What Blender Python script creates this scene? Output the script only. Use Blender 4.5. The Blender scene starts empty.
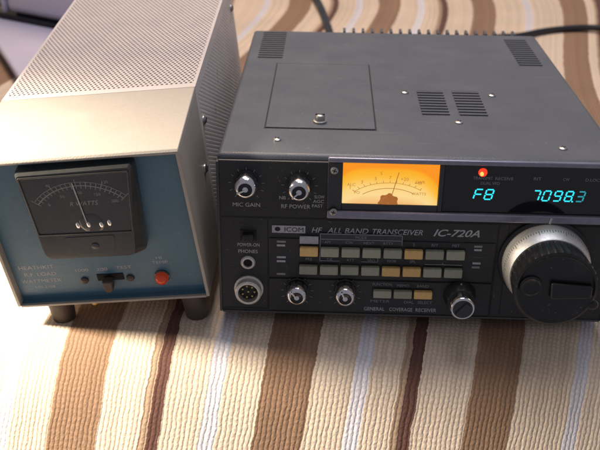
import bpy, bmesh, math, random
from mathutils import Matrix, Vector, Euler
import numpy as np
random.seed(4); rng = np.random.default_rng(4)
S = 0.001
scene = bpy.context.scene
col = scene.collection
PI = math.pi
ZR = 339.0                      # height of the lens above the rug, mm

# ------------------------------------------------------------------ materials
def mat(name, color, rough=0.5, metal=0.0, noise=0.12, nscale=300, bump=0.0, bscale=900, spec=0.5, coat=0.0, rvar=0.1,
        emit=None, estr=0.0, trans=0.0, dirt=0.0, scr=0.0, objvar=0.0):
    m = bpy.data.materials.new(name); m.use_nodes = True
    nt = m.node_tree; p = nt.nodes['Principled BSDF']
    p.inputs['Roughness'].default_value = rough; p.inputs['Metallic'].default_value = metal
    p.inputs['Specular IOR Level'].default_value = spec; p.inputs['Coat Weight'].default_value = coat
    p.inputs['Transmission Weight'].default_value = trans
    tc = nt.nodes.new('ShaderNodeTexCoord')
    n = nt.nodes.new('ShaderNodeTexNoise'); n.inputs['Scale'].default_value = nscale; n.inputs['Detail'].default_value = 4
    nt.links.new(tc.outputs['Object'], n.inputs['Vector'])
    r = nt.nodes.new('ShaderNodeMapRange'); r.inputs[3].default_value = 1 - noise; r.inputs[4].default_value = 1 + noise
    r.inputs[1].default_value = .25; r.inputs[2].default_value = .75
    nt.links.new(n.outputs['Fac'], r.inputs[0])
    mx = nt.nodes.new('ShaderNodeVectorMath'); mx.operation = 'SCALE'; mx.inputs[0].default_value = color[:3]
    nt.links.new(r.outputs[0], mx.inputs['Scale'])
    out = mx.outputs[0]
    if objvar:
        oi = nt.nodes.new('ShaderNodeObjectInfo'); ro = nt.nodes.new('ShaderNodeMapRange'); ro.inputs[3].default_value = 1-objvar; ro.inputs[4].default_value = 1+objvar
        nt.links.new(oi.outputs['Random'], ro.inputs[0]); mo = nt.nodes.new('ShaderNodeVectorMath'); mo.operation = 'SCALE'
        nt.links.new(out, mo.inputs[0]); nt.links.new(ro.outputs[0], mo.inputs['Scale']); out = mo.outputs[0]
    if dirt:
        n3 = nt.nodes.new('ShaderNodeTexNoise'); n3.inputs['Scale'].default_value = 22; n3.inputs['Detail'].default_value = 8
        nt.links.new(tc.outputs['Object'], n3.inputs['Vector'])
        r3 = nt.nodes.new('ShaderNodeMapRange'); r3.inputs[1].default_value = .5; r3.inputs[2].default_value = .72
        r3.inputs[4].default_value = dirt
        nt.links.new(n3.outputs['Fac'], r3.inputs[0])
        d = nt.nodes.new('ShaderNodeMix'); d.data_type = 'RGBA'; d.inputs['B'].default_value = (color[0]*1.5+.02, color[1]*1.5+.02, color[2]*1.45+.02, 1)
        nt.links.new(r3.outputs[0], d.inputs['Factor']); nt.links.new(out, d.inputs['A']); out = d.outputs['Result']
    if scr:
        mp = nt.nodes.new('ShaderNodeMapping'); mp.inputs['Scale'].default_value = (2.0, 60, 60); mp.inputs['Rotation'].default_value = (.2, .1, .7)
        nt.links.new(tc.outputs['Object'], mp.inputs['Vector'])
        n5 = nt.nodes.new('ShaderNodeTexNoise'); n5.inputs['Scale'].default_value = 9; n5.inputs['Detail'].default_value = 3; nt.links.new(mp.outputs[0], n5.inputs['Vector'])
        n6 = nt.nodes.new('ShaderNodeTexNoise'); n6.inputs['Scale'].default_value = 420; n6.inputs['Detail'].default_value = 1; nt.links.new(tc.outputs['Object'], n6.inputs['Vector'])
        r5 = nt.nodes.new('ShaderNodeMapRange'); r5.inputs[1].default_value = .70; r5.inputs[2].default_value = .76; r5.inputs[4].default_value = scr; nt.links.new(n5.outputs['Fac'], r5.inputs[0])
        r6 = nt.nodes.new('ShaderNodeMapRange'); r6.inputs[1].default_value = .73; r6.inputs[2].default_value = .78; r6.inputs[4].default_value = scr; nt.links.new(n6.outputs['Fac'], r6.inputs[0])
        ad = nt.nodes.new('ShaderNodeMath'); ad.operation = 'MAXIMUM'; nt.links.new(r5.outputs[0], ad.inputs[0]); nt.links.new(r6.outputs[0], ad.inputs[1])
        d2 = nt.nodes.new('ShaderNodeMix'); d2.data_type = 'RGBA'; d2.inputs['B'].default_value = (.34, .32, .30, 1)
        nt.links.new(ad.outputs[0], d2.inputs['Factor']); nt.links.new(out, d2.inputs['A']); out = d2.outputs['Result']
    nt.links.new(out, p.inputs['Base Color'])
    if rvar:
        n2 = nt.nodes.new('ShaderNodeTexNoise'); n2.inputs['Scale'].default_value = 40; n2.inputs['Detail'].default_value = 6
        nt.links.new(tc.outputs['Object'], n2.inputs['Vector'])
        r2 = nt.nodes.new('ShaderNodeMapRange'); r2.inputs[3].default_value = max(.02, rough - rvar); r2.inputs[4].default_value = min(1, rough + rvar)
        r2.inputs[1].default_value = .3; r2.inputs[2].default_value = .7
        nt.links.new(n2.outputs['Fac'], r2.inputs[0]); nt.links.new(r2.outputs[0], p.inputs['Roughness'])
    if bump:
        nb = nt.nodes.new('ShaderNodeTexNoise'); nb.inputs['Scale'].default_value = bscale; nb.inputs['Detail'].default_value = 3
        nt.links.new(tc.outputs['Object'], nb.inputs['Vector'])
        b = nt.nodes.new('ShaderNodeBump'); b.inputs['Strength'].default_value = bump; b.inputs['Distance'].default_value = .0004
        nt.links.new(nb.outputs['Fac'], b.inputs['Height']); nt.links.new(b.outputs[0], p.inputs['Normal'])
    if emit:
        p.inputs['Emission Color'].default_value = (*emit, 1); p.inputs['Emission Strength'].default_value = estr
    return m

M = dict(
 case=mat('charcoal_enamel', (.098,.108,.124), .45, nscale=1500, noise=.06, bump=.5, bscale=1600, dirt=.2, scr=.35),
 vent=mat('vent_dark', (.012,.014,.022), .6),
 panel=mat('black_panel', (.022,.022,.022), .45, bump=.25, bscale=1800, dirt=.35, scr=.18),
 groove=mat('groove_black', (.006,.006,.006), .6),
 rim=mat('panel_rim', (.06,.06,.058), .4),
 bezel=mat('brushed_bezel', (.27,.27,.34), .32, .55, nscale=200),
 bezel_d=mat('bezel_dark', (.04,.04,.042), .25),
 window=mat('black_acrylic', (.006,.006,.008), .07, rvar=.02, coat=.3),
 white=mat('white_print', (.46,.46,.47), .6),
 dim=mat('faded_print', (.26,.26,.27), .6),
 chrome=mat('chrome', (.75,.75,.77), .16, 1.0, rvar=.06),
 satin=mat('satin_aluminium', (.66,.64,.60), .46, .75, nscale=600, bump=.4, bscale=2500),
 knob=mat('knob_black', (.009,.009,.010), .36, rvar=.12, bump=.25, bscale=700, dirt=.9, scr=.22),
 blackgloss=mat('gloss_black', (.01,.01,.012), .15, rvar=.05),
 b_gray=mat('button_grey_green', (.34,.35,.26), .4, noise=.1, dirt=.2, objvar=.12, bump=.15),
 b_yel=mat('button_amber', (.76,.50,.18), .38, noise=.1, dirt=.15, objvar=.08, bump=.15),
 clear=mat('label_plate', (.42,.42,.46), .3, noise=.2, nscale=700),
 brass=mat('brass', (.75,.55,.25), .3, 1.0),
 hole=mat('dark_hole', (.003,.003,.003), .8),
 steel=mat('steel_screw', (.42,.41,.39), .42, 1.0),
 beige=mat('beige_enamel', (.44,.395,.33), .4, nscale=900, noise=.05, bump=.5, bscale=1300, dirt=.15),
 sheetm=mat('perforated_sheet_enamel', (.70,.62,.575), .36, nscale=900, noise=.05, bump=.3, bscale=1300, dirt=.1),
 blue=mat('teal_blue_enamel', (.075,.170,.240), .4, nscale=500, noise=.06, bump=.3, bscale=1200, dirt=.2, scr=.3),
 mcase=mat('meter_plastic', (.050,.050,.046), .18, rvar=.05, dirt=.3, coat=.4),
 mface=mat('meter_face_black', (.026,.026,.027), .25, rvar=.05, coat=.8, dirt=.3),
 redlens=mat('red_lens', (.55,.05,.02), .12, emit=(1,.12,.02), estr=.08),
 rubber=mat('brown_rubber', (.075,.055,.045), .55),
 inside=mat('inside_black', (.012,.011,.012), .9),
 cable=mat('cable_black', (.018,.02,.026), .4),
 sheet=mat('pale_lavender_plastic', (.54,.51,.62), .5, nscale=12, noise=.05),
 boxw=mat('pale_lilac_plastic', (.60,.57,.70), .45, nscale=10, noise=.05),
 grey_p=mat('grey_green_plastic', (.26,.28,.29), .5),
 ledcore=mat('led_core_lit', (.9,.2,.05), .3, emit=(1,.33,.07), estr=2.2, noise=0),
 led=mat('led_red_lit', (.8,.1,.03), .3, emit=(1,.04,.01), estr=.85, noise=0),
 digit=mat('vacuum_digit_cyan', (.05,.4,.45), .4, emit=(.02,.60,.70), estr=1.35, noise=0, rvar=0),
 digit_dim=mat('vacuum_digit_dim', (.03,.2,.25), .4, emit=(.03,.45,.55), estr=.6, noise=0, rvar=0),
 glow_off=mat('digit_mask', (.012,.03,.035), .4),
 ink=mat('meter_ink', (.05,.02,.005), .6, emit=(.62,.25,.04), estr=.75),
 hub=mat('meter_hub', (.16,.05,.02), .4, emit=(.75,.25,.05), estr=.45, nscale=700, noise=.8),
)
# lit meter dial: bulbs sit behind the top edge, so the plastic itself glows unevenly
def dial_mat():
    m = bpy.data.materials.new('meter_dial_backlit'); m.use_nodes = True; nt = m.node_tree; p = nt.nodes['Principled BSDF']
    p.inputs['Base Color'].default_value = (.16,.09,.03,1); p.inputs['Roughness'].default_value = .5
    tc = nt.nodes.new('ShaderNodeTexCoord'); sp = nt.nodes.new('ShaderNodeSeparateXYZ'); nt.links.new(tc.outputs['Generated'], sp.inputs[0])
    n = nt.nodes.new('ShaderNodeTexNoise'); n.inputs['Scale'].default_value = 1.3; nt.links.new(tc.outputs['Generated'], n.inputs['Vector'])
    a = nt.nodes.new('ShaderNodeMath'); a.operation = 'MULTIPLY_ADD'; a.inputs[1].default_value = .16; nt.links.new(n.outputs['Fac'], a.inputs[0]); nt.links.new(sp.outputs['Z'], a.inputs[2])
    # side glow
    ax = nt.nodes.new('ShaderNodeMath'); ax.operation = 'SUBTRACT'; ax.inputs[1].default_value = .45; nt.links.new(sp.outputs['X'], ax.inputs[0])
    sq = nt.nodes.new('ShaderNodeMath'); sq.operation = 'POWER'; sq.inputs[1].default_value = 4
    ab = nt.nodes.new('ShaderNodeMath'); ab.operation = 'ABSOLUTE'; nt.links.new(ax.outputs[0], ab.inputs[0]); nt.links.new(ab.outputs[0], sq.inputs[0])
    ad = nt.nodes.new('ShaderNodeMath'); ad.operation = 'MULTIPLY_ADD'; ad.inputs[1].default_value = 5; nt.links.new(sq.outputs[0], ad.inputs[0]); nt.links.new(a.outputs[0], ad.inputs[2])
    cr = nt.nodes.new('ShaderNodeValToRGB'); e = cr.color_ramp.elements
    e[0].position = .05; e[0].color = (.90,.46,.16,1); e[1].position = 1.1; e[1].color = (1,.30,.004,1)
    for ps, c in ((.30,(1,.72,.30,1)), (.52,(1,.68,.22,1)), (.74,(1,.52,.04,1)), (.92,(1,.43,.008,1))):
        x = e.new(ps); x.color = c
    nt.links.new(ad.outputs[0], cr.inputs['Fac']); nt.links.new(cr.outputs['Color'], p.inputs['Emission Color'])
    p.inputs['Emission Strength'].default_value = .93
    return m
M['dial'] = dial_mat()

# ------------------------------------------------------------------ mesh helpers (coordinates in mm)
def mk(name, bm, m, parent=None, smooth=False, mtx=None, bevel=0, segs=2):
    if mtx is not None: bmesh.ops.transform(bm, matrix=mtx, verts=bm.verts)
    me = bpy.data.meshes.new(name)
    bmesh.ops.scale(bm, vec=(S, S, S), verts=bm.verts)
    bm.normal_update(); bm.to_mesh(me); bm.free()
    for mm in (m if isinstance(m, (list, tuple)) else [m]): me.materials.append(mm)
    o = bpy.data.objects.new(name, me); col.objects.link(o)
    if parent: o.parent = parent
    if smooth:
        for p in me.polygons: p.use_smooth = True
        if smooth != 'all': me.set_sharp_from_angle(angle=math.radians(40))
    if bevel:
        b = o.modifiers.new('bevel', 'BEVEL'); b.width = bevel * S; b.segments = segs; b.limit_method = 'ANGLE'; b.angle_limit = math.radians(35)
    return o
def box(bm, x0, x1, y0, y1, z0, z1, mi=0):
    vs = [bm.verts.new((x, y, z)) for x in (x0, x1) for y in (y0, y1) for z in (z0, z1)]
    for f in ((0,1,3,2),(4,6,7,5),(0,4,5,1),(2,3,7,6),(0,2,6,4),(1,5,7,3)):
        fc = bm.faces.new([vs[i] for i in f]); fc.material_index = mi
    return vs
def prism(bm, poly, y0, y1):        # poly of (x,z), extruded in y
    a = [bm.verts.new((x, y0, z)) for x, z in poly]; b = [bm.verts.new((x, y1, z)) for x, z in poly]
    n = len(poly)
    bm.faces.new(a); bm.faces.new(b[::-1])
    for i in range(n): bm.faces.new((a[i], b[i], b[(i+1) % n], a[(i+1) % n]))
    bmesh.ops.recalc_face_normals(bm, faces=bm.faces)
def prism_x(bm, poly, x0, x1):      # poly of (y,z)
    a = [bm.verts.new((x0, y, z)) for y, z in poly]; b = [bm.verts.new((x1, y, z)) for y, z in poly]
    n = len(poly)
    bm.faces.new(a); bm.faces.new(b[::-1])
    for i in range(n): bm.faces.new((a[i], b[i], b[(i+1) % n], a[(i+1) % n]))
    bmesh.ops.recalc_face_normals(bm, faces=bm.faces)
def lathe(bm, prof, cx, cz, y0=0, n=40, flute=None, axis='y'):  # prof (radius, distance out of the panel)
    rings = []
    for r, d in prof:
        ring = []
        for k in range(n):
            a = 2*PI*k/n; rr = r
            if flute and flute[1] <= d <= flute[2]: rr = r - (flute[3] if (k % flute[0]) < flute[0]/2 else 0)
            if axis == 'y': ring.append(bm.verts.new((cx + rr*math.cos(a), y0 - d, cz + rr*math.sin(a))))
            else: ring.append(bm.verts.new((cx + rr*math.cos(a), cz + rr*math.sin(a), y0 + d)))
        rings.append(ring)
    for a, b in zip(rings, rings[1:]):
        for k in range(n): bm.faces.new((a[k], a[(k+1) % n], b[(k+1) % n], b[k]))
    bm.faces.new(rings[-1]); bm.faces.new(rings[0][::-1])
    bmesh.ops.recalc_face_normals(bm, faces=bm.faces)
def tube(bm, pts, r, n=10):
    pts = [Vector(p) for p in pts]; prev = None
    for i, p in enumerate(pts):
        t = (pts[min(i+1, len(pts)-1)] - pts[max(i-1, 0)]).normalized()
        u = t.cross(Vector((0,0,1))); u = u.normalized() if u.length > 1e-3 else Vector((1,0,0)); v = u.cross(t)
        ring = [bm.verts.new(p + u*r*math.cos(2*PI*k/n) + v*r*math.sin(2*PI*k/n)) for k in range(n)]
        if prev:
            for k in range(n): bm.faces.new((prev[k], prev[(k+1) % n], ring[(k+1) % n], ring[k]))
        else: bm.faces.new(ring)
        prev = ring
    bm.faces.new(prev[::-1]); bmesh.ops.recalc_face_normals(bm, faces=bm.faces)
def bar(bm, x0, z0, x1, z1, w, y0, y1):    # straight stroke lying on a panel
    d = Vector((x1-x0, z1-z0)); d.normalize(); n = Vector((-d.y, d.x))*w/2
    prism(bm, [(x0+n.x, z0+n.y), (x0-n.x, z0-n.y), (x1-n.x, z1-n.y), (x1+n.x, z1+n.y)], y0, y1)
def ball(bm, c, r, sc=(1,1,1), u=12, v=8):
    bmesh.ops.create_uvsphere(bm, u_segments=u, v_segments=v, radius=r, matrix=Matrix.Translation(c) @ Matrix.Diagonal((*sc, 1)))
def text_into(bm, s, x, z, h, y=-.15, width=None, shear=0.0, thick=.12, align='L', bold=0.0, spacing=1.0):
    cu = bpy.data.curves.new('t', 'FONT'); cu.body = s; cu.size = 1.0; cu.shear = shear; cu.extrude = 0.0; cu.resolution_u = 3
    cu.space_character = spacing; cu.offset = 0.0 if 'M' in s else bold
    o = bpy.data.objects.new('t', cu); col.objects.link(o)
    dg = bpy.context.evaluated_depsgraph_get(); dg.update()
    me = o.evaluated_get(dg).to_mesh()
    co = np.array([v.co[:] for v in me.vertices]);
    if len(co) == 0: return
    mn, mx = co.min(0), co.max(0)
    sc = h / .70
    wx = (mx[0]-mn[0])*sc; kx = sc * (width/wx if width else 1.0)
    W_ = (mx[0]-mn[0])*kx; off = 0 if align == 'L' else (-W_/2 if align == 'C' else -W_)
    vs = [bm.verts.new((x + off + (c[0]-mn[0])*kx, y, z + c[1]*sc)) for c in co]
    for p in me.polygons:
        try: bm.faces.new([vs[i] for i in p.vertices])
        except ValueError: pass
    o.evaluated_get(dg).to_mesh_clear(); bpy.data.objects.remove(o); bpy.data.curves.remove(cu)
def thing(name, label, cat, loc, rot=(0,0,0), group=None):
    o = bpy.data.objects.new(name, None); col.objects.link(o); o.empty_display_size = .02
    o.location = [c*S for c in loc]; o.rotation_euler = rot; o['label'] = label; o['category'] = cat
    if group: o['group'] = group
    return o
def dup(o, dx, dy, dz, parent=None):
    c = o.copy(); col.objects.link(c); c.parent = parent or o.parent
    c.location = (o.location[0] + dx*S, o.location[1] + dy*S, o.location[2] + dz*S)
    for ch in list(o.children):
        k = ch.copy(); col.objects.link(k); k.parent = c
    return c
B = bmesh.new

# ------------------------------------------------------------------ rug (the surface everything rests on)
def zsurf(x, y):
    z = -6/(1+np.exp(np.clip((x+110)/18, -40, 40)))
    s = np.maximum(0, 515-y)
    return z - np.where(s < 60, s*s*1.1/120, 33+1.1*(s-60))
EX = [(0, 0), (0, 1), (0, 2), (0, 3), (0, 4), (1, 0), (1, 1), (1, 2), (1, 3), (1, 4), (2, 0), (2, 1), (2, 2), (2, 3), (3, 0), (3, 1), (3, 2)]
CW = [-7.876, -16.454, -28.443, -59.011, 36.914, 230.495, 12.38, 49.206, -30.694, 2.925, -13.317, -10.49, 21.933, -8.225, 24.18, -26.817, 4.03]
def rug():
    xs = np.concatenate([np.arange(-900,-320,20.), np.arange(-320,420,5.), np.arange(420,1001,20.)])
    ys = np.concatenate([np.arange(330,600,4.), np.arange(600,1400,12.), np.arange(1400,2300,40.)])
    X, Y = np.meshgrid(xs, ys)
    Z = zsurf(X, Y)
    # soft lumps in the cloth, flattened where the sets stand
    def lump(fx, fy, p, a): return a*np.sin(X/fx + p)*np.sin(Y/fy + 1.7*p + X/(fx*3))
    L = lump(61,83,.4,1.3)+lump(37,49,2.1,.7)+lump(150,190,1.1,3.0)
    flat = 1/(1+np.exp(-(Y-900)/40.)) + .35
    # shallow crease running away behind the transceiver
    L += 5*np.exp(-((X-(40+.25*(Y-900)))/22)**2)/(1+np.exp(-(Y-960)/30.))
    Z = Z + L*flat
    XX = np.clip(X, -450, 480)/300; YY = (np.clip(Y, 400, 1330)-700)/400
    U = sum(w*XX**i*YY**j for w, (i, j) in zip(CW, EX)) + (X-XX*300)*.7
    V = Y + np.where(Y < 515, (Y-515)*.35, 0)
    n, m = X.shape
    co = np.stack([X, Y, Z], -1).reshape(-1, 3)*S
    idx = np.arange(n*m).reshape(n, m)
    f = np.stack([idx[:-1,:-1], idx[:-1,1:], idx[1:,1:], idx[1:,:-1]], -1).reshape(-1, 4)
    me = bpy.data.meshes.new('striped_rug'); me.from_pydata(co.tolist(), [], f.tolist())
    uv = me.uv_layers.new(name='cloth'); uu = U.reshape(-1)/1000; vv = V.reshape(-1)/1000
    li = f.reshape(-1); uv.data.foreach_set('uv', np.stack([uu[li], vv[li]], -1).reshape(-1))
    for p in me.polygons: p.use_smooth = True
    o = bpy.data.objects.new('striped_rug', me); col.objects.link(o); o['kind'] = 'structure'
    m_ = bpy.data.materials.new('striped_woven_cotton'); m_.use_nodes = True; nt = m_.node_tree; N = nt.nodes; Lk = nt.links
    p = N['Principled BSDF']; p.inputs['Roughness'].default_value = .95; p.inputs['Specular IOR Level'].default_value = .15
    p.inputs['Sheen Weight'].default_value = .15
    uvn = N.new('ShaderNodeUVMap'); uvn.uv_map = 'cloth'
    sp = N.new('ShaderNodeSeparateXYZ'); Lk.new(uvn.outputs[0], sp.inputs[0])
    def math_(op, a, b=None, c=None):
        k = N.new('ShaderNodeMath'); k.operation = op
        for i, v in enumerate((a, b, c)):
            if v is None: continue
            if isinstance(v, (int, float)): k.inputs[i].default_value = v
            else: Lk.new(v, k.inputs[i])
        return k.outputs[0]
    cmb = N.new('ShaderNodeCombineXYZ')
    Lk.new(math_('MULTIPLY', sp.outputs['X'], 0.0), cmb.inputs[0]); Lk.new(sp.outputs['Y'], cmb.inputs[1])
    nz = N.new('ShaderNodeTexNoise'); nz.inputs['Scale'].default_value = 90; nz.inputs['Detail'].default_value = 3
    Lk.new(uvn.outputs[0], nz.inputs['Vector'])
    nz2 = N.new('ShaderNodeTexNoise'); nz2.inputs['Scale'].default_value = 420; nz2.inputs['Detail'].default_value = 4
    Lk.new(uvn.outputs[0], nz2.inputs['Vector'])
    wob = math_('ADD', math_('MULTIPLY', math_('SUBTRACT', nz.outputs['Fac'], .5), .0024), math_('MULTIPLY', math_('SUBTRACT', nz2.outputs['Fac'], .5), .0013))
    u = math_('ADD', sp.outputs['X'], wob)
    # stripes, by position in the weave (mm)
    cream = (.72,.585,.45); wide = (.30,.185,.115); dark = (.13,.062,.048); pale = (.70,.67,.70); mid = (.42,.29,.20)
    st = []
    for c, w, k in ((-376,60,wide),(-300,26,wide),(-205,26,wide),(-150,8,pale),(-109,26,wide),(-65,8,dark),(-37,8,pale),(0,26,wide),(38,8,pale),(64,7.5,dark),
                    (108.6,26,wide),(157,8,pale),(205,26,wide),(232,8,dark),(262,8,pale),(312,26,wide)):
        st += [((c-w/2), k), ((c+w/2), cream)]
        if k is dark: st[-2:] = [((c-w/2-2.5), mid), (c-w/2+.6, dark), ((c+w/2), cream)]
    def ramp(stops, lo, hi):
        cr = N.new('ShaderNodeValToRGB'); cr.color_ramp.interpolation = 'CONSTANT'; e = cr.color_ramp.elements
        e[0].position = 0; e[0].color = (*cream, 1); e[1].position = min(1, (stops[0][0]-lo)/(hi-lo)); e[1].color = (*stops[0][1], 1)
        for s_, c_ in stops[1:]:
            x = e.new((s_-lo)/(hi-lo)); x.color = (*c_, 1)
        Lk.new(math_('MULTIPLY_ADD', u, 1000/(hi-lo), -lo/(hi-lo)), cr.inputs['Fac']); return cr.outputs['Color']
    A_ = [s for s in st if s[0] < 20]; B_ = [s for s in st if s[0] >= 20]
    c1 = ramp(A_, -520, 22); c2 = ramp(B_, 21, 360)
    sel = math_('GREATER_THAN', u, .0215)
    mx = N.new('ShaderNodeMix'); mx.data_type = 'RGBA'; Lk.new(sel, mx.inputs['Factor']); Lk.new(c1, mx.inputs['A']); Lk.new(c2, mx.inputs['B'])
    # ribs along the stripes with a knitted cross beat
    pit = .0026
    ru = math_('MULTIPLY', u, 1/pit)
    fr = math_('FRACT', ru); rib = math_('SINE', math_('MULTIPLY', fr, PI))
    rid = math_('FLOOR', ru)
    wn = N.new('ShaderNodeTexWhiteNoise'); wn.noise_dimensions = '1D'; Lk.new(rid, wn.inputs['W'])
    n2 = N.new('ShaderNodeTexNoise'); n2.inputs['Scale'].default_value = 160; n2.inputs['Detail'].default_value = 2; Lk.new(uvn.outputs[0], n2.inputs['Vector'])
    vb = math_('ADD', math_('MULTIPLY', sp.outputs['Y'], 1/.0036), math_('ADD', math_('MULTIPLY', wn.outputs['Value'], 1.0), math_('MULTIPLY', n2.outputs['Fac'], 1.2)))
    beat = math_('MULTIPLY_ADD', math_('SINE', math_('MULTIPLY_ADD', vb, 2*PI, math_('MULTIPLY', fr, 2.2))), .5, .5)
    hgt = math_('MULTIPLY', math_('POWER', rib, .75), math_('MULTIPLY_ADD', beat, .40, .60))
    n3 = N.new('ShaderNodeTexNoise'); n3.inputs['Scale'].default_value = 1100; n3.inputs['Detail'].default_value = 6; Lk.new(uvn.outputs[0], n3.inputs['Vector'])
    hg = math_('MULTIPLY_ADD', n3.outputs['Fac'], .55, hgt)
    bp = N.new('ShaderNodeBump'); bp.inputs['Strength'].default_value = .34; bp.inputs['Distance'].default_value = .0013
    Lk.new(hg, bp.inputs['Height']); Lk.new(bp.outputs[0], p.inputs['Normal'])
    n4 = N.new('ShaderNodeTexNoise'); n4.inputs['Scale'].default_value = 14; n4.inputs['Detail'].default_value = 5; Lk.new(uvn.outputs[0], n4.inputs['Vector'])
    yarn = math_('MULTIPLY', math_('MULTIPLY_ADD', wn.outputs['Value'], .16, .88), math_('MULTIPLY', math_('MULTIPLY_ADD', n4.outputs['Fac'], .34, .85), math_('MULTIPLY_ADD', n3.outputs['Fac'], .5, .74)))
    shade = math_('MULTIPLY', math_('MULTIPLY_ADD', hgt, .30, .78), yarn)  # grooves between ribs darkened in the colour, as painted shade
    vm = N.new('ShaderNodeVectorMath'); vm.operation = 'SCALE'; Lk.new(mx.outputs['Result'], vm.inputs[0]); Lk.new(shade, vm.inputs['Scale'])
    Lk.new(vm.outputs[0], p.inputs['Base Color'])
    me.materials.append(m_)
    return o
rug()

# ================================================================== TRANSCEIVER
T = thing('radio_transceiver', 'black and charcoal radio with lit amber meter, cyan digits and big tuning knob',
          'radio transceiver', (-50.507, 508.137, ZR-330.08), (-.0317, .0106, -.0338))
W, D, H = 241.0, 288.0, 106.8
# case: a shell with rounded top edges, open to the black front
bm = B()
box(bm, 0, W, 1.2, D, 1.0, H)
cs = mk('case', bm, M['case'], T, True, bevel=3.0, segs=3)
# rear heatsink fins just proud of the rear edge
fin = None
for k in range(19):
    x = 78 + k*8.1
    if fin is None:
        bm = B(); box(bm, -1.1, 1.1, D+.1, D+12, 8, H+.4); fin = mk('heatsink_fin', bm, M['case'], T, bevel=.4); fin.location = (x*S, 0, 0)
    else: dup(fin, (k*8.1), 0, 0)
# louvre panels in the lid
def louvre(x0, x1, y0, y1, n):
    bm = B(); box(bm, x0, x1, y0, y1, H-.3, H+.15); v = mk('vent', bm, M['vent'], T)
    bm = B(); p = (y1-y0)/n
    for k in range(n):
        yy = y0 + (k+.15)*p
        box(bm, x0-.2, x1+.2, yy, yy+p*.42, H-.1, H+.75)
    mk('louvre_slats', bm, M['case'], v, bevel=.15)
louvre(9.5, 28.5, 203, 284, 13); louvre(212, 229.5, 196, 274, 13)
louvre(127.5, 145.5, 77, 128, 9); louvre(152.3, 170.5, 77, 129, 9)
# access hatch
bm = B()
box(bm, 25.0, 96.2, 45, 188.8, H-.2, H+.12)
h = mk('hatch', bm, M['groove'], T)
bm = B(); box(bm, 25.9, 95.3, 46, 186, H+.05, H+.9); mk('hatch_plate', bm, M['case'], h, True, bevel=.5)
bm = B(); lathe(bm, [(4.4, 0), (4.4, 1.2), (3.2, 1.6), (3.2, 4.2), (2.6, 5.0), (1.2, 5.4)], 60.2, 56, H+.9, 24, axis='z'); lt = mk('latch', bm, M['steel'], h, True)
bm = B(); box(bm, 57.2, 63.2, 55.6, 56.4, H+5.9, H+6.5); mk('slot', bm, M['hole'], lt)
def screw(x, y, parent=T, z=H, name='screw', r=2.7, ax='z', m='steel', bm2=None, mtx=None):
    bm = B()
    if ax == 'z': lathe(bm, [(r, 0), (r*.95, .7), (r*.65, 1.25), (r*.2, 1.5)], x, y, z, 16, axis='z')
    else: lathe(bm, [(r, 0), (r*.95, .7), (r*.65, 1.2), (r*.2, 1.4)], x, y, z, 16)
    s = mk(name, bm, M[m], parent, True, mtx=mtx)
    bm = B(); a = random.random()*PI
    for aa in (a, a+PI/2):
        c, q = math.cos(aa)*r*.55, math.sin(aa)*r*.55
        if ax == 'z': tube(bm, [(x-c, y-q, z+1.35), (x+c, y+q, z+1.35)], .32, 5)
        else: tube(bm, [(x-c, z-1.3, y-q), (x+c, z-1.3, y+q)], .32, 5)
    mk('cross_slot', bm, M['hole'], s, mtx=mtx)
    return s
for x, y in ((34.4,24.9),(119,122.4),(179.5,119.9),(149.8,62.9),(207.5,20.8)): screw(x, y)
# ---- front panel
bm = B(); box(bm, .6, W-.6, -1.2, 1.0, 0.2, 103.6)
fp = mk('front_panel', bm, M['panel'], T, bevel=.8)
bm = B()   # lighter worn rim along the sides and foot of the panel
box(bm, -.4, 1.3, -2.0, 2, 0, 103.0); box(bm, W-1.3, W+.4, -2.0, 2, 0, 103.0); box(bm, 1.3, W-1.3, -2.0, 2, -.6, .9)
mk('panel_rim', bm, M['rim'], fp, bevel=.5)
bm = B()   # seams between panel sections
for a in ((2, 66, -1.32, 66.0, 67.0), ): box(bm, a[0], a[1], a[2], -1.0, a[3], a[4])
box(bm, 66, W-2, -1.32, -1.0, 65.4, 66.8)
box(bm, 29.9, 30.7, -1.32, -1.0, 2.5, 65.0); box(bm, 169.6, 170.8, -1.32, -1.0, 1.5, 65.4); box(bm, 31, 169, -1.32, -1.0, 25.0, 25.6)
box(bm, 3, 30, -1.32, -1, 2.3, 2.9); box(bm, 31, 169, -1.32, -1, .9, 1.5); box(bm, 176.0, 176.6, -1.3, -1, 2, 65)
mk('seam', bm, M['groove'], fp)
bm = B(); box(bm, 31.0, 169.3, -2.0, -1.1, 1.8, 24.8); box(bm, 31.0, 169.3, -2.0, -1.1, 26.0, 53.0); mk('control_plate', bm, M['panel'], fp, bevel=.3)
FY = -2.12
# ---- lettering, one mesh per caption
t = text_into
def cap(s_, x, z, h, y, mt_='white', parent=None, nm='lettering', mtx=None, **k):
    bm = B(); text_into(bm, s_, x, z, h, y, **k); return mk(nm, bm, M[mt_], parent or fp, mtx=mtx)
IT = dict(shear=.25, bold=.004)
cap('HF', 57.0, 57.2, 3.6, FY+.8, width=6.4, **IT); cap('ALL BAND', 66.5, 57.2, 3.6, FY+.8, width=25, **IT); cap('TRANSCEIVER', 94.0, 57.2, 3.6, FY+.8, width=30.5, **IT)
cap('IC-720A', 131.0, 56.9, 4.6, FY+.8, shear=.35, bold=.015, width=28)
for s_, x, w_ in (('GENERAL', 91, 13), ('COVERAGE', 107, 14.6), ('RECEIVER', 123.6, 13)): cap(s_, x, 3.6, 2.5, FY, bold=.006, width=w_)
cap('MIC GAIN', 17.4, 73.6, 2.6, -1.35, bold=.004, align='C', width=16.5); cap('RF POWER', 47.2, 73.2, 2.6, -1.35, bold=.004, align='C', width=17.5)
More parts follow.
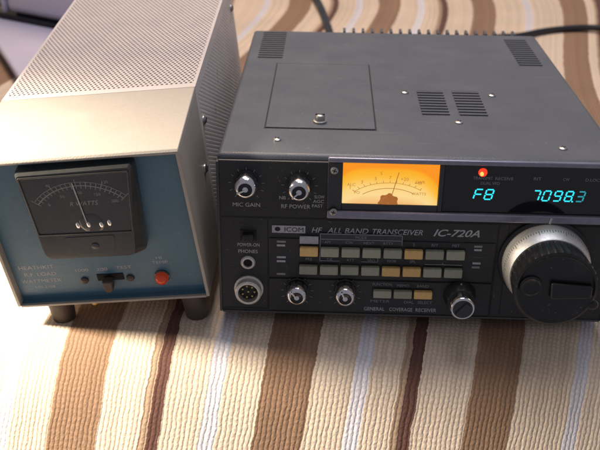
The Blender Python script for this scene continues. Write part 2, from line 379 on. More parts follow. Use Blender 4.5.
cap('POWER-ON', 18.3, 46.6, 2.3, -1.35, bold=.004, align='C', width=13.5); cap('PHONES', 18.0, 42.0, 2.4, -1.35, bold=.004, align='C', width=12)
cap('SLOW', 58.3, 80.2, 2.0, -1.35, bold=.004, width=6); cap('AGC', 57.5, 77.2, 2.0, -1.35, bold=.004, width=6.5); cap('FAST', 57.0, 74.2, 2.0, -1.35, bold=.004, width=6.5)
cap('NB', 37.2, 79.0, 2.2, -1.35, bold=.004)
for k in range(5, 8): cap(['S', 'RIT', 'PBT'][k-5], 50.0+12.8*k+5.6, 50.0, 2.0, FY, 'dim', align='C', bold=.004)
cap('MODE', 84, 54.4, 1.7, FY-.32, 'dim', bold=.004)
for s_, x in (('AM', 65), ('CW', 78), ('NEXT', 89), ('RTTY', 101)): cap(s_, x, 50.6, 1.8, FY-.32, 'dim', bold=.004)
for k, s_ in enumerate(['PRE', 'T/R', 'ATT', 'VFO', 'NOR', 'SPL']): cap(s_, 50.0+12.8*k+5.6, 38.4, 1.8, FY, 'dim', align='C', bold=.004)
cap('FUNCTION', 101.8, 21.6, 2.0, FY, 'dim', align='C', bold=.004, width=12); cap('MEMO', 114.8, 21.2, 1.9, FY, 'dim', align='C', bold=.004); cap('BAND', 127, 21.2, 1.9, FY, 'dim', align='C', bold=.004)
cap('METER', 101.0, 9.6, 1.9, FY, 'dim', align='C', bold=.004, width=12); cap('DIAL', 119.0, 9.4, 2.0, FY, 'dim', align='C', bold=.004); cap('SELECT', 129.0, 9.4, 2.0, FY, 'dim', align='C', bold=.004, width=9)
for cx, cz, r, fy in ((17.6,88.2,9.2,-1.35),(49.3,87.3,9.2,-1.35),(48.7,15.8,8.6,FY),(78.7,15.8,8.6,FY)):
    bm = B()
    for k in range(11):
        a = math.radians(-50 + 28*k); bar(bm, cx+r*math.cos(a), cz+r*math.sin(a), cx+(r+1.7)*math.cos(a), cz+(r+1.7)*math.sin(a), .35, fy-.02, fy+.1)
    mk('tick_ring', bm, M['dim'], fp)
bm = B()   # outlined mode bracket and lower connecting lines
for a in ((62.4,57.0,112.3,57.0),(62.4,53.4,112.3,53.4),(62.4,57.0,62.4,38.5),(112.3,57,112.3,50.2),(62.4,38.5,74.5,38.5),(88,38.4,98,38.4),(98,38.4,98,43),(127,37.8,150,37.8),(138,39.2,138,37.8)):
    bar(bm, *a, .45, FY-.3, FY+.1)
mk('outline', bm, M['dim'], fp)
bm = B(); box(bm, 32.8, 53.2, -1.7, -1.1, 56.6, 61.6); lg = mk('name_badge', bm, M['clear'], T, bevel=.2)
bm = B(); t(bm, 'ICOM', 40.5, 57.7, 2.9, -1.82, bold=.008, width=11.5)
ringc = [(36.2+1.7*math.cos(k*PI/8), 59.2+1.5*math.sin(k*PI/8)) for k in range(16)]; prism(bm, ringc, -1.8, -1.65)
mk('badge_print', bm, M['groove'], lg)
# bezel around meter and display
bm = B()
box(bm, 66.0, W-.4, -3.4, 0, 104.2, 107.3); box(bm, 66.0, W-.4, -4.6, -1.1, 68.4, 73.4)
bz = mk('display_bezel', bm, M['bezel'], T, True, bevel=.8, segs=3)
bm = B(); box(bm, 66.0, 74.6, -2.8, -1.0, 73.6, 104.0); box(bm, 131.8, 134.5, -2.6, -1.0, 73.6, 104); box(bm, 74.6, 131.8, -2.6, -1.0, 73.5, 77.6); mk('bezel_end', bm, M['bezel_d'], bz, True, bevel=.4)
screw(69.8, 99.2, T, -2.8, r=2.4, ax='y'); screw(69.8, 77.6-4.6, T, -4.4, r=2.4, ax='y')
# lit meter
bm = B(); box(bm, 74.8, 131.6, -1.6, -1.0, 77.6, 103.9); mt = mk('meter_dial', bm, M['dial'], T)
bm = B()
def arc(bm, cx, cz, r, a0, a1, w, y, n=18):
    pr = None
    for k in range(n+1):
        a = math.radians(a0+(a1-a0)*k/n); p = (cx+r*math.cos(a), cz+r*math.sin(a)*.72)
        if pr: bar(bm, *pr, *p, w, y-.05, y+.05)
        pr = p
arc(bm, 103, 70, 30, 135, 52, .25, -1.72); arc(bm, 103, 70, 25, 130, 55, .35, -1.72)
for k in range(12):
    a = math.radians(134-7.3*k); bar(bm, 103+30*math.cos(a), 70+21.6*math.sin(a), 103+32*math.cos(a), 70+23*math.sin(a), .3, -1.77, -1.67)
    if k % 2 == 0: t(bm, str(1+k) if k < 8 else '+%d0' % (k-6), 103+34*math.cos(a), 70+24.6*math.sin(a)-.7, 2.1, -1.75, align='C')
t(bm, 'ALC', 77.5, 89, 1.9, -1.75); t(bm, 'PO', 82, 84, 1.8, -1.75); t(bm, 'SWR', 118, 91.5, 1.9, -1.75); t(bm, 'WATTS', 116, 84, 1.8, -1.75); t(bm, 'S', 97, 96.5, 2, -1.75)
mk('scale', bm, M['ink'], mt)
bm = B(); bar(bm, 103.6, 80.5, 107.8, 98.5, .5, -2.1, -1.9); mk('needle', bm, M['ink'], mt)
bm = B(); lathe(bm, [(6.3, 0), (6.1, .5), (4.4, .6), (4.2, 1.1), (1, 1.3)], 102.5, 78.6, -1.6, 28, flute=(4, -1, .55, .9))
bmesh.ops.bisect_plane(bm, geom=bm.verts[:]+bm.edges[:]+bm.faces[:], plane_co=(0,0,77.9), plane_no=(0,0,-1), clear_outer=True); mk('needle_hub', bm, M['hub'], mt, True)
# display window
bm = B(); box(bm, 134.6, W-.8, -1.9, -1.0, 73.6, 104.1); dw = mk('display_window', bm, M['window'], T, bevel=.2)
SEG = {'0':'abcdef','7':'abc','8':'abcdefg','9':'abcdfg','3':'abcdg','F':'aefg'}
def seg(bm, ch, x, z, w=4.0, h_=6.3, th=.85, sh=.22, y=-2.05):
    def P(px, pz): return (x + px + (pz)*sh, z + pz)
    g = .35
    L_ = dict(a=((g,h_),(w-g,h_)), b=((w,h_-g),(w,h_/2+g)), c=((w,h_/2-g),(w,g)), d=((g,0),(w-g,0)), e=((0,g),(0,h_/2-g)), f=((0,h_/2+g),(0,h_-g)), g=((g,h_/2),(w-g,h_/2)))
    for s_ in SEG[ch]:
        (a, b), (c, d) = L_[s_]; p, q = P(a, b), P(c, d); bar(bm, *p, *q, th, y-.06, y+.06)
for i, (ch, x) in enumerate((('F',152.6),('8',158.9),('7',186.8),('0',193.0),('9',199.6),('8',206.2),('3',213.0))):
    bm = B(); seg(bm, ch, x, 82.6, w=4.0 if i > 1 else 4.3)
    if i == 5: ball(bm, (x+5.0, -2.05, 82.4), .55, (1,.3,1))
    mk('display_digit', bm, M['digit_dim' if i == 6 else 'digit'], dw)
for s_, x, z, w_ in (('TRANSMIT',151.5,95.2,11.5),('RECEIVE',164.5,95.2,10.5),('DUAL VFO',156.3,92.0,11),('RIT',187,95.6,4.4),('CW',204,95.6,3.8),('D.LOCK',217.2,95.6,10)):
    cap(s_, x, z, 1.9, -2.0, 'dim', dw, bold=.004, width=w_)
bm = B(); lathe(bm, [(2.7, 0), (2.6, .6), (1.8, 1.2), (.5, 1.5)], 156.8, 99.8, -1.9, 20); mk('red_indicator', bm, M['led'], dw, True)
bm = B(); ball(bm, (156.2, -3.1, 99.3), 1.3, (.9,.5,1.1), 14, 10); mk('lamp_core', bm, M['ledcore'], dw, 'all')
# ---- push buttons, each with its frame
proto = {}
def button(x, z, w, hh, kind):
    if (kind, w) not in proto:
        bm = B(); box(bm, -.5, w+.5, -2.3, -1.9, -.5, hh+.4); f_ = mk('button_well', bm, M['groove'], None)
        bm = B()
        vs = box(bm, 0, w, -5.4, -1.9, 0, hh-.4)
        o = mk('push_button', bm, M[kind], T, True, bevel=.7, segs=3); f_.parent = o
        o.location = (x*S, 0, z*S); proto[(kind, w)] = (o, x, z); return
    o, x0, z0 = proto[(kind, w)]; b_ = dup(o, x-x0, random.uniform(-.25,.25), z-z0)
    b_.rotation_euler = (random.uniform(-.02,.02), random.uniform(-.008,.008), random.uniform(-.012,.012))
for k in range(8): button(50.0+12.8*k, 42.4, 11.2, 6.3, 'b_yel' if k in (0, 5) else 'b_gray')
for k in range(8): button(49.8+12.75*k, 30.0, 11.2, 6.6, 'b_yel' if k in (4, 5) else 'b_gray')
for x, kd in ((96.2,'b_gray'),(109.0,'b_gray'),(121.6,'b_yel')): button(x, 14.3, 11.4, 5.6, kd)
bm = B(); box(bm, 49.8, 61.3, -3.2, -1.9, 50.2, 55.2); mk('label_plate', bm, M['clear'], fp, bevel=.3)
bm = B()
box(bm, 62.8, 112, -2.35, -1.9, 50.3, 56.8); mk('mode_plate', bm, M['bezel_d'], fp, bevel=.1)
for x, z, w in ((35.8,50.2,5.6),(35.8,47.6,5.2),(35.8,39.4,5.6),(35.8,36.6,5.4),(35.8,27.6,5.4),(156.2,50.2,5.0),(156.4,47.8,4.6),(156.2,38.6,5.0),(156.0,35.8,4.8)):
    bm = B(); box(bm, x, x+w, -2.3, -1.8, z, z+1.35); mk('marker', bm, M['clear'] if z in (47.6,36.6,39.4,47.8,38.6) else M['dim'], fp, bevel=.1)
# ---- small knobs
def knob(cx, cz, y0, r=6.4, d=12, ang=-1.9):
    bm = B(); lathe(bm, [(r+1.0, 0), (r+1.0, .8), (r+.4, 1.0), (r+.2, d*.45), (r, d*.52)], cx, cz, y0, 40, flute=(4, 1, d, .35)); o = mk('small_knob', bm, M['knob'], T, True)
    bm = B(); lathe(bm, [(r+.15, d*.22), (r+.25, d*.3), (r+.1, d*.66), (r-.7, d*.86), (r-1.8, d*.97), (r-2.8, d*1.0)], cx, cz, y0, 40); mk('chrome_ring', bm, M['chrome'], o, True)
    bm = B(); lathe(bm, [(r-2.7, d*.9), (r-2.75, d*1.01), (r-3.2, d*1.05), (r-4.4, d*1.02), (.8, d*.98)], cx, cz, y0, 40); mk('knob_cap', bm, M['blackgloss'], o, True)
    bm = B(); bar(bm, cx+.8*math.cos(ang), cz+.8*math.sin(ang), cx+(r-1.4)*math.cos(ang), cz+(r-1.4)*math.sin(ang), 1.0, y0-d*1.08, y0-d*.9); mk('pointer_line', bm, M['chrome'], o, bevel=.2)
knob(17.8, 89.6, -1.2, 6.9, 11.5, 3.6); knob(49.3, 88.6, -1.2, 6.9, 11.5, 3.9)
knob(48.7, 18.0, -2.0, 6.7, 12, 2.2); knob(78.6, 18.2, -2.0, 6.7, 12, 2.0)
# concentric knob
bm = B(); lathe(bm, [(10.0, 0), (10.0, 1.2), (9.4, 3.2), (8.8, 8.0), (8.2, 8.6), (5, 8.8)], 150.2, 16.6, -2.0, 48, flute=(4, 3, 8.1, .4)); o = mk('concentric_knob', bm, M['knob'], T, True)
bm = B(); box(bm, 149.7, 150.7, -5.5, -4.5, 24.3, 26.2); mk('pointer_line', bm, M['white'], o)
bm = B(); lathe(bm, [(7.7, 8.6), (7.5, 14), (7.8, 14.3), (7.7, 16.6), (7.0, 17.4), (6.2, 17.5)], 150.2, 16.6, -2.0, 44); o2 = mk('inner_knob', bm, M['chrome'], o, True)
bm = B(); lathe(bm, [(6.2, 17.1), (6.1, 17.7), (.5, 17.8)], 150.2, 16.6, -2.0, 36)
bar(bm, 147.2, 12.8, 153.4, 20.2, 3.4, -21.2, -19.7); mk('knob_face', bm, M['bezel_d'], o, True)
# ---- sockets and switch
bm = B(); lathe(bm, [(9.2, 0), (9.2, 1.2), (8.0, 1.6), (8.2, 3.5), (8.2, 6.5), (7.4, 7.2), (6.3, 7.2), (6.1, 2.5)], 18.2, 17.0, -1.2, 44); mc = mk('microphone_socket', bm, M['satin'], T, True)
bm = B(); lathe(bm, [(6.1, 2.4), (6.0, 2.9), (.5, 3.0)], 18.2, 17.0, -1.2, 32); mk('socket_insert', bm, M['blackgloss'], mc, True)
bm = B()
for k in range(8):
    a = 2*PI*k/7; rr = 3.9 if k < 7 else 0; lathe(bm, [(.7, 3.0), (.65, 5.0), (.3, 5.3)], 18.2+rr*math.cos(a), 17+rr*math.sin(a), -1.2, 8)
mk('socket_pins', bm, M['brass'], mc, True)
bm = B(); lathe(bm, [(4.6, 0), (4.6, 1.0), (3.9, 1.8), (2.9, 1.9), (2.6, .6)], 17.9, 35.6, -1.2, 30); pj = mk('headphone_jack', bm, M['satin'], T, True)
bm = B(); lathe(bm, [(2.6, .8), (.3, .9)], 17.9, 35.6, -1.2, 20); mk('jack_hole', bm, M['hole'], pj)
bm = B(); box(bm, 13.4, 23.2, -1.9, -1.1, 50.6, 58.0); ps = mk('power_switch', bm, M['groove'], T, bevel=.3)
bm = B(); box(bm, 14.8, 21.8, -6.2, -1.8, 51.8, 56.6); mk('rocker', bm, M['knob'], ps, True, bevel=.8)
bm = B(); t(bm, 'SPEECH', 18, 60.4, 1.6, -1.35, align='C', width=10); mk('switch_lettering', bm, M['rim'], ps)
# ---- tuning knob
KX, KZ = 199.4, 42.4
bm = B(); lathe(bm, [(27.8, 0), (27.8, 1.6), (27.0, 2.4), (25.0, 2.6)], KX, KZ, -1.2, 96); tk = mk('tuning_knob', bm, M['knob'], T, True)
bm = B(); lathe(bm, [(25.8, 2.4), (26.3, 10.0), (26.1, 10.8), (24.4, 19.4), (23.9, 20.0), (22.8, 20.1)], KX, KZ, -1.2, 192, flute=(2, 2.0, 10.2, .22)); sk = mk('dial_skirt', bm, M['satin'], tk, True)
bm = B()
for k in range(100):
    a = 2*PI*k/100; l = 3.0 if k % 10 == 0 else (2.1 if k % 5 == 0 else 1.5)
    # graduations engraved on the conical shoulder
    r0 = 26.05; dz = 10.95; r1 = r0-.83*(l/3.2); d1 = dz+4.2*(l/3.2)
    c, s_ = math.cos(a), math.sin(a); tx, tz = -s_*.16, c*.16
    o0 = (KX+(r0+.05)*c, -1.2-dz, KZ+(r0+.05)*s_); o1 = (KX+(r1+.05)*c, -1.2-d1, KZ+(r1+.05)*s_)
    vs = [bm.verts.new(p) for p in ((o0[0]-tx,o0[1],o0[2]-tz),(o0[0]+tx,o0[1],o0[2]+tz),(o1[0]+tx,o1[1],o1[2]+tz),(o1[0]-tx,o1[1],o1[2]-tz))]; bm.faces.new(vs)
mk('graduations', bm, M['groove'], tk)
bm = B(); lathe(bm, [(23.3, 19.8), (23.5, 21.5), (24.5, 34.0), (24.0, 36.0), (22.4, 36.8), (21.6, 36.0), (20.6, 35.8), (.5, 35.8)], KX, KZ, -1.2, 144, flute=(4, 21, 34.5, 1.1)); kb = mk('knob_body', bm, M['knob'], tk, True)
bm = B(); lathe(bm, [(6.6, 35.6), (6.4, 36.8), (5.4, 37.1), (4.4, 36.3), (.5, 35.9)], KX-14.5, KZ+2.0, -1.2, 32); mk('finger_dimple', bm, M['blackgloss'], tk, True)
bm = B(); prism(bm, [(KX-3.5, KZ+5.2), (KX+20.4, KZ+3.6), (KX+20.6, KZ-4.6), (KX-3.0, KZ-5.6)], -40.2, -36.8); mk('grip_bar', bm, M['knob'], tk, True, bevel=1.2, segs=3)
bm = B(); ball(bm, (KX+22.6, -35.5, KZ-10.5), 3.4, (1.15,1,.9), 16, 10); mk('drag_tab', bm, M['knob'], tk, 'all')
bm = B(); bar(bm, KX-.2, KZ+26.4, KX+.6, KZ+30.0, .9, -5.4, -1.4); mk('index_mark', bm, M['white'], tk)
# feet
for x, y in ((14, 22), (W-14, 22), (14, D-30), (W-14, D-30)):
    bm = B(); lathe(bm, [(7.5, 0), (7.5, 4), (6.2, 12)], x, y, 1.2, 20, axis='z'); bmesh.ops.transform(bm, matrix=Matrix.Translation((0,0,2.4)) @ Matrix.Scale(-1, 4, (0,0,1)), verts=bm.verts)
    bmesh.ops.recalc_face_normals(bm, faces=bm.faces); mk('foot', bm, M['knob'], T, True)

# ================================================================== WATTMETER
WW, WH, WD, a_, b_, c_ = 125.0, 115.89, 221.2, 76.13, 3.83, 15.43
Q = thing('load_wattmeter', 'beige perforated metal meter box with sloping teal blue front, left of the charcoal radio', 'wattmeter',
          (-55.023, 567.765, ZR-315.356), (.0709, -.0909, -.0408))
L_ = math.hypot(c_, WH-b_)
PM = Matrix(((1,0,0,0),(0,(WH-b_)/L_,-c_/L_,-a_+c_),(0,c_/L_,(WH-b_)/L_,0),(0,0,0,1)))   # panel frame -> box frame
# hood: top flange from the crease to the nose, two cheeks
bm = B()
prism_x(bm, [(3, WH), (1.5, WH), (-.5, WH-.2), (-a_+1.5, WH-b_+.3), (-a_, WH-b_-1.2), (-a_+.4, WH-b_-2.6), (-a_+3, WH-b_-2.4), (0, WH-2.4), (3, WH-2.2)], -WW, 0)
hd = mk('hood', bm, M['beige'], Q, True, bevel=.5)
for x0, x1 in ((-2.0, -.02), (-WW+.02, -WW+2.0)):
    bm = B(); prism_x(bm, [(1.5, WH-2.3), (-a_+.9, WH-b_-2.5), (-a_+c_, 0), (1.5, 0)], x0, x1); mk('hood_cheek', bm, M['beige'], hd, bevel=.3)
# perforated sheet
def perf(name, nu, nv, f, p, mtx_solid=None):
    verts = []; faces = []
    hole = [(math.cos(2*PI*k/8+PI/8)*p*.29, math.sin(2*PI*k/8+PI/8)*p*.29) for k in range(8)]
    sq = [(.5,.0),(.5,.5),(0,.5),(-.5,.5),(-.5,0),(-.5,-.5),(0,-.5),(.5,-.5)]
    sq = [(.5,.207),(.5,.5),(-.0,.5),(-.5,.5),(-.5,-.0),(-.5,-.5),(0,-.5),(.5,-.5)]
    sq = [(.5,0),(.5,.5),(0,.5),(-.5,.5),(-.5,0),(-.5,-.5),(0,-.5),(.5,-.5)]
    hole = [(math.cos(2*PI*k/8)*p*.31, math.sin(2*PI*k/8)*p*.31) for k in range(8)]
    for j in range(nv):
        for i in range(-1, nu+1):
            cx = (i+.5+(.5 if j % 2 else 0))*p; cy = (j+.5)*p*.9
            if cx < 0 or cx > nu*p: continue
            lo, hi = 0, nu*p
            b0 = len(verts)
            for sx, sy in sq: verts.append((min(max(cx+sx*p, lo), hi), cy+sy*p*.9, 0))
            for hx, hy in hole: verts.append((min(max(cx+hx, lo), hi), cy+hy, 0))
            for hx, hy in hole: verts.append((min(max(cx+hx, lo), hi), cy+hy, -.7))
            for k in range(8):
                q = (k+1) % 8
                faces.append((b0+k, b0+q, b0+8+q, b0+8+k)); faces.append((b0+8+k, b0+8+q, b0+16+q, b0+16+k))
    co = [tuple(c*S for c in f(*v)) for v in verts]
    me = bpy.data.meshes.new(name); me.from_pydata(co, [], faces); me.materials.append(M['sheetm'])
    o = bpy.data.objects.new(name, me); col.objects.link(o); o.parent = Q; return o
p = 3.1
nu = int((WW-4)/p); off = (WW-nu*p)/2
nv = int((WD-15)/(p*.9))
perf('perforated_top', nu, nv, lambda u, v, z: (-WW+off+u, 9+v, WH+z), p)
ns = int((WH-8)/p)
def side_map(x0, sgn): return lambda u, v, z: (x0+sgn*z, 9+v, 3+u)
perf('perforated_side', ns, nv, side_map(0, 1), p); perf('perforated_side', ns, nv, side_map(-WW, -1), p)
bm = B()   # solid margins of the sheet around the perforations
zt = WH; e1 = off
box(bm, -WW, -WW+e1, 3, WD, zt-1, zt-.01); box(bm, -e1, 0, 3, WD, zt-1, zt-.01); box(bm, -WW+e1, -e1, 3.05, 9.0, zt-1, zt-.02); box(bm, -WW+e1, -e1, 9+nv*p*.9, WD, zt-1, zt-.02)
for x0, x1 in ((-1, -.01), (-WW+.01, -WW+1)):
    box(bm, x0, x1, 1.55, 9, 0, zt-1.02); box(bm, x0, x1, 9+nv*p*.9, WD, 0, zt-1.02); box(bm, x0, x1, 9, 9+nv*p*.9, 0, 3); box(bm, x0, x1, 9, 9+nv*p*.9, 3+ns*p, zt-1.02)
mk('sheet_margin', bm, M['sheetm'], Q)
bm = B(); box(bm, -WW+5, -5, 6, WD-4, 1, zt-5); mk('inner_chassis', bm, M['inside'], Q)
bm = B(); box(bm, -WW+.5, -.5, WD-2.5, WD+.5, 1, zt-.5); mk('back_panel', bm, M['blue'], Q)
bm = B(); box(bm, -WW+2.1, -2.1, -a_+c_, WD, -.8, .9); mk('base_plate', bm, M['beige'], Q, bevel=.4)
def side_screw(y, z):
    bm = B(); lathe(bm, [(3.2, 0), (3.1, .8), (2.2, 1.5), (.4, 1.9)], y, z, 0, 16)
    mt_ = Matrix(((0,-1,0,0),(1,0,0,0),(0,0,1,0),(0,0,0,1)))
    s = mk('screw', bm, M['steel'], Q, True, mtx=mt_)
    bm = B(); tube(bm, [(1.9, y-1.6, z-.9), (1.9, y+1.6, z+.9)], .4, 5); mk('slot', bm, M['hole'], s)
side_screw(-9, 64); side_screw(13, 88); side_screw(WD-14, 96)
# blue panel
REC = 6.0
bm = B(); box(bm, -WW+2.1, -2.1, REC, REC+2, -.6, L_-3); box(bm, -WW+2.1, -2.1, REC-4.5, REC+2, -1.4, .6)
pn = mk('sloping_panel', bm, M['blue'], Q, mtx=PM, bevel=.4)
y = REC-.12
for s_, x, z, h_, w_ in (('HEATHKIT',-118,26.2,3.0,22.5),('R.F. LOAD',-115.8,20.4,3.0,20.5),('WATTMETER',-119.5,14.6,3.0,26),('HM-2103',-111.5,10,2.0,12.5),
    ('1000',-82.5,22.0,2.4,8.2),('200',-69.0,21.8,2.4,7),('TEST',-56.5,22.4,2.4,10),('HI',-29.8,28.6,2.4,3.6),('TEMP',-33.0,24.8,2.4,10)):
    cap(s_, x, z, h_, y, 'white', pn, mtx=PM, bold=.004, width=w_)
# meter housing
F1 = REC-10      # front of the lens
def ring_loft(bm, outlines):
    rings = [[bm.verts.new((x, yy, z)) for x, z in o_] for yy, o_ in outlines]
    n = len(rings[0])
    for a, b in zip(rings, rings[1:]):
        for k in range(n): bm.faces.new((a[k], a[(k+1) % n], b[(k+1) % n], b[k]))
    bm.faces.new(rings[0]); bm.faces.new(rings[-1][::-1]); bmesh.ops.recalc_face_normals(bm, faces=bm.faces)
def rquad(TL, TR, BL, BR, r=2.0, rb=5.0):       # rounded four-corner outline
    pts = []
    def corner(cx, cz, rr, a0):
        for k in range(5): a = math.radians(a0+90*k/4); pts.append((cx+rr*math.cos(a), cz+rr*math.sin(a)))
    corner(TR[0]-r, TR[1]-r, r, 0); corner(TL[0]+r, TL[1]-r, r, 90); corner(BL[0]+rb, BL[1]+rb, rb, 180); corner(BR[0]-rb, BR[1]+rb, rb, 270)
    return pts
def grow(q, d): return [(q[0][0]-d, q[0][1]+d), (q[1][0]+d, q[1][1]+d), (q[2][0]-d, q[2][1]-d), (q[3][0]+d, q[3][1]-d)]
OUT = [(-95.6,106.4), (-27.2,107.6), (-94.2,41.2), (-36.6,40.6)]
GL = [(-93.4,104.0), (-29.8,104.4), (-92.8,61.8), (-36.0,60.6)]
OB = [(-96.5,106.0), (-27.0,106.6), (-96.0,41.0), (-31.4,40.4)]
ring_loft(bm, [(REC+.1, rquad(*OB)), (REC-4, rquad(*OB)), (F1+1.5, rquad(*OUT)), (F1, rquad(*grow(OUT, -1.0)))]) if False else None
bm = B(); ring_loft(bm, [(REC+.1, rquad(*OB)), (REC-5, rquad(*OB)), (F1+1.5, rquad(*OUT)), (F1, rquad(*grow(OUT, -1.0)))])
mh = mk('meter_housing', bm, M['mcase'], Q, True, mtx=PM)
bm = B(); ring_loft(bm, [(F1+.2, rquad(*grow(GL, -.6), 1, 2)), (F1-.25, rquad(*grow(GL, -.6), 1, 2))]); mf = mk('meter_face', bm, M['mface'], mh, mtx=PM)
bm = B()
for p_, q_ in ((0,1),(1,3),(3,2),(2,0)): bar(bm, *GL[p_], *GL[q_], .9, F1-.8, F1+.1)
mk('lens_edge', bm, M['mcase'], mh, mtx=PM, bevel=.2)
bm = B(); ym = F1-.35
def arc2(cx, cz, r, a0, a1, w):
    pr = None
    for k in range(25):
        a = math.radians(a0+(a1-a0)*k/24); q = (cx+r*math.cos(a), cz+r*math.sin(a))
        if pr: bar(bm, *pr, *q, w, ym-.05, ym+.05)
        pr = q
MX, MZ = -61.0, 62.5
arc2(MX, MZ, 34, 139, 43, .6); arc2(MX, MZ, 36.6, 139, 43, .35)
for k in range(21):
    a = math.radians(139-4.8*k); r1 = 38.6 if k % 5 == 0 else 36.6
    bar(bm, MX+32*math.cos(a), MZ+32*math.sin(a), MX+r1*math.cos(a), MZ+r1*math.sin(a), .4, ym-.05, ym+.05)
for k, s_ in enumerate(('0','50','100','150','200')):
    a = math.radians(132-21*k); t(bm, s_, MX+29*math.cos(a), MZ+29*math.sin(a)-1, 2.0, ym, align='C')
for k, s_ in ((0,'40'),(2,'120')):
    a = math.radians(115-25*k); t(bm, s_, MX+39.5*math.cos(a), MZ+38.5*math.sin(a)-.4, 1.9, ym, align='C')
t(bm, 'R WATTS', MX+1, MZ+19.5, 3.2, ym, align='C', shear=.3, width=17)
mk('scale', bm, M['dim'], mh, mtx=PM)
bm = B(); bar(bm, MX-.6, MZ+7, MX-2.2, MZ+36.5, .7, ym-.75, ym-.55); mk('needle', bm, M['white'], mh, mtx=PM)
bm = B()
for dx in (-8,-1.5,6,11): ball(bm, (MX+dx+1.5, F1-.35, MZ+4.6+(dx % 3)*.5), 2.0, (.6,.3,1.2), 12, 8)
mk('movement_posts', bm, M['chrome'], mh, 'all', mtx=PM)
bm = B(); lathe(bm, [(7.5, .2), (7, .5), (6, .6), (.5, .7)], MX+2, MZ+6, F1, 30)
bmesh.ops.bisect_plane(bm, geom=bm.verts[:]+bm.edges[:]+bm.faces[:], plane_co=(0,0,MZ+.4), plane_no=(0,0,-1), clear_outer=True)
mk('needle_hub', bm, M['mface'], mh, True, mtx=PM)
bm = B(); ring_loft(bm, [(F1+.1, rquad((-78,58.5),(-48,58.5),(-76,45),(-50,45),1.5,1.5)), (F1-.3, rquad((-78,58.5),(-48,58.5),(-76,45),(-50,45),1.5,1.5))]); mk('zero_adjuster', bm, M['mface'], mh, True, mtx=PM)
bm = B(); lathe(bm, [(2.4, 0), (2.2, .8), (.4, 1.0)], MX, 51, F1-.2, 20); mk('adjuster_screw', bm, M['mcase'], mh, True, mtx=PM)
# slide switch, screws, lamp
bm = B(); box(bm, -70.0, -53.0, REC-.5, REC+.2, 13.6, 18.8); sw = mk('slide_switch', bm, M['hole'], Q, mtx=PM)
bm = B(); prism(bm, [(-66.2,17.2),(-59.4,17.2),(-60.2,9.2),(-62.0,7.8),(-64.0,7.8),(-65.6,9.2)], REC-6.5, REC-.4); mk('switch_lever', bm, M['rubber'], sw, True, mtx=PM, bevel=1.0)
for x in (-78.5, -49.0):
    bm = B(); lathe(bm, [(2.6, 0), (2.4, 1.2), (1.2, 2.0), (.3, 2.1)], x, 14.6, REC, 18); mk('switch_screw', bm, M['rubber'], pn, True, mtx=PM)
bm = B(); lathe(bm, [(4.9, 0), (4.9, .8), (4.3, 1.2)], -28.6, 14.6, REC, 28); lm = mk('warning_lamp', bm, M['mcase'], Q, True, mtx=PM)
bm = B(); lathe(bm, [(4.2, 1.0), (4.1, 3.5), (3.3, 5.2), (1.8, 6.2), (.4, 6.5)], -28.6, 14.6, REC, 28); mk('red_lens', bm, M['redlens'], lm, True, mtx=PM)
# feet reach down to the cloth
Q_m = Matrix.Translation([c*1.0 for c in (-55.023, 567.765, ZR-315.356)]) @ Euler((.0709,-.0909,-.0408)).to_matrix().to_4x4()
for x, y in ((-WW+25, -a_+c_+8.7), (-12.0, -a_+c_+8.7), (-WW+25, WD-18), (-12, WD-18)):
    P_ = Q_m @ Vector((x, y, 0)); hz = P_.z - float(zsurf(P_.x, P_.y)) + 1.0
    bm = B(); lathe(bm, [(8.6, .3), (8.4, 2), (7.4, hz-1.5), (6.8, hz)], x, y, 0, 26, axis='z'); bmesh.ops.transform(bm, matrix=Matrix.Scale(-1, 4, (0,0,1)), verts=bm.verts)
    bmesh.ops.recalc_face_normals(bm, faces=bm.faces); mk('foot', bm, M['rubber'], Q, True)
bm = B(); lathe(bm, [(2.6, .3), (3.0, 2.0), (2.2, 4.2), (.4, 4.8)], -WW+49, -a_+c_+5, 0, 16, axis='z'); bmesh.ops.transform(bm, matrix=Matrix.Scale(-1, 4, (0,0,1)), verts=bm.verts)
bmesh.ops.recalc_face_normals(bm, faces=bm.faces); mk('base_screw', bm, M['brass'], Q, True)

# ================================================================== cables and things behind
def cable(name, pts, r, label):
    P = [Vector(p) for p in pts]; out = []
    for i in range(len(P)-1):
        p0, p1, p2, p3 = P[max(i-1,0)], P[i], P[i+1], P[min(i+2,len(P)-1)]
        for k in range(8):
            s = k/8; out.append(.5*((2*p1)+(-p0+p2)*s+(2*p0-5*p1+4*p2-p3)*s*s+(-p0+3*p1-3*p2+p3)*s**3))
    out.append(P[-1]); bm = B(); tube(bm, out, r, 12); o = mk(name, bm, M['cable'], None, 'all')
    o['label'] = label; o['category'] = 'cable'; o['group'] = 'cables behind the radio'
cable('power_cable', [(150,795,40),(160,840,36),(176,940,14),(200,1050,6),(232,1110,5),(267,1122,5),(303,1143,5),(343,1156,5),(374,1156,5),(432,1143,5),(520,1120,5),(640,1130,5)], 4.0,
      'thick black cable running off to the right behind the radio')
cable('antenna_cable', [(28,790,50),(34,840,36),(38,930,10),(38,1050,7),(36,1127,7),(34,1160,7),(29,1227,7),(22,1290,7),(5,1420,7),(-30,1600,7)], 5.0,
      'dark cable running straight back from the rear of the radio, left of the heatsink fins')
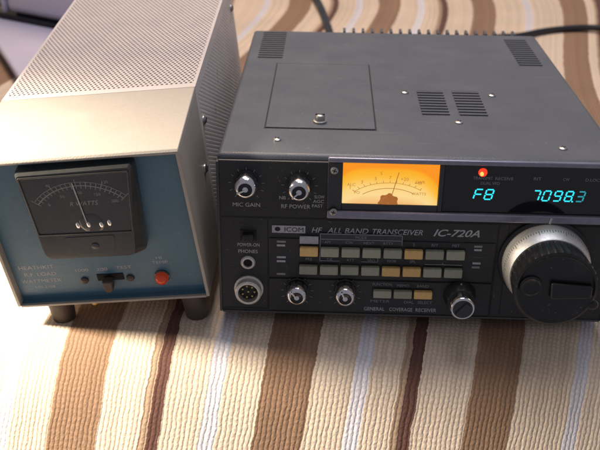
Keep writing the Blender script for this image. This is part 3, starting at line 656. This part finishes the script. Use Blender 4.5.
# pale slab and box behind the wattmeter
e = Vector((-307+356.5, 983-1091.7)).normalized(); n_ = Vector((75.5, -46)).normalized()
A = Vector((-313, 976)); Bp = A + (-e)*250
bm = B()
poly = [(-289,938),(-392,1158),(-420,1218),(-314,1158),(-215,1105),(-215,960)]
poly = [(-296,958),(-357,1092),(-404,1195),(-500,1262),(-420,1224),(-314,1163),(-215,1115),(-215,990)]
poly = [(-292,946),(-347,1061),(-440,1256),(-400,1206),(-306,1149),(-215,1105),(-215,980)]
vs0 = [bm.verts.new((x, y, 0)) for x, y in poly]; vs1 = [bm.verts.new((x, y, 9)) for x, y in poly]
bm.faces.new(vs0); bm.faces.new(vs1[::-1])
for i in range(len(poly)): bm.faces.new((vs0[i], vs0[(i+1) % len(poly)], vs1[(i+1) % len(poly)], vs1[i]))
bmesh.ops.recalc_face_normals(bm, faces=bm.faces)
o = mk('plastic_tray', bm, M['sheet'], None, True, bevel=3, segs=3); o['label'] = 'flat pale lavender plastic tray lying on the rug behind the meter box'; o['category'] = 'tray'
X_ = thing('storage_box', 'pale lilac box with a vertical rib standing behind the lavender tray', 'box', (-306, 1152, 0), (0, 0, math.atan2(-46, 75.5)))
bm = B(); box(bm, -82, 120, 0, 160, 14, 190); mk('box_body', bm, M['boxw'], X_, True, bevel=10, segs=4)
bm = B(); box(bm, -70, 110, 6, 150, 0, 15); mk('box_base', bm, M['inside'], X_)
bm = B(); box(bm, -180, -86, 8, 150, 14, 185); mk('box_end', bm, M['grey_p'], X_, True, bevel=8, segs=3)
bm = B(); box(bm, -86, -82, -3, 8, 14, 180); mk('box_rib', bm, M['boxw'], X_, True, bevel=1.5)
bm = B(); tube(bm, [(-190,-6,14),(-90,-8,12),(-20,-7,11),(60,-6,11)], 3.5); mk('shadow_gap_strip', bm, M['inside'], X_, 'all')  # dark tube standing in for the shadow gap between tray and box

# ================================================================== camera
cam = bpy.data.cameras.new('camera'); co_ = bpy.data.objects.new('camera', cam); col.objects.link(co_); scene.camera = co_
co_.location = (0, 0, ZR*S); co_.rotation_euler = (math.radians(90-27.9), 0, 0)
cam.sensor_width = 36; cam.lens = 36*944.2/600; cam.clip_start = .02; cam.clip_end = 50
cam.dof.use_dof = True; cam.dof.focus_distance = .575; cam.dof.aperture_fstop = 14

# ================================================================== light
def area(name, loc, target, size, power, color, sy=None):
    l = bpy.data.lights.new(name, 'AREA'); l.energy = power; l.color = color; l.size = size
    if sy: l.shape = 'RECTANGLE'; l.size_y = sy
    o = bpy.data.objects.new(name, l); col.objects.link(o); o.location = loc
    o.rotation_euler = (Vector(target)-Vector(loc)).to_track_quat('-Z', 'Y').to_euler(); return o
sl = bpy.data.lights.new('desk_lamp', 'SPOT'); sl.energy = 60; sl.color = (1, .87, .70); sl.shadow_soft_size = .03; sl.spot_size = math.radians(74); sl.spot_blend = .9
so = bpy.data.objects.new('desk_lamp', sl); col.objects.link(so); so.location = (-.52, .52, .34)
so.rotation_euler = (Vector((-.2, .38, -.07))-so.location).to_track_quat('-Z', 'Y').to_euler()
area('window_light', (.12, .78, 1.2), (.05, .55, .05), .5, 6.5, (.84, .86, 1))
area('room_lamp', (-.25, 1.45, 1.5), (.15, .9, 0), .5, 17, (1, .74, .51))
w = bpy.data.worlds.new('World'); scene.world = w; w.use_nodes = True
w.node_tree.nodes['Background'].inputs[0].default_value = (.62, .60, .68, 1); w.node_tree.nodes['Background'].inputs[1].default_value = .36
vs_ = scene.view_settings; vs_.view_transform = 'Standard'; vs_.look = 'None'; vs_.gamma = 1; vs_.exposure = 0; vs_.use_curve_mapping = False
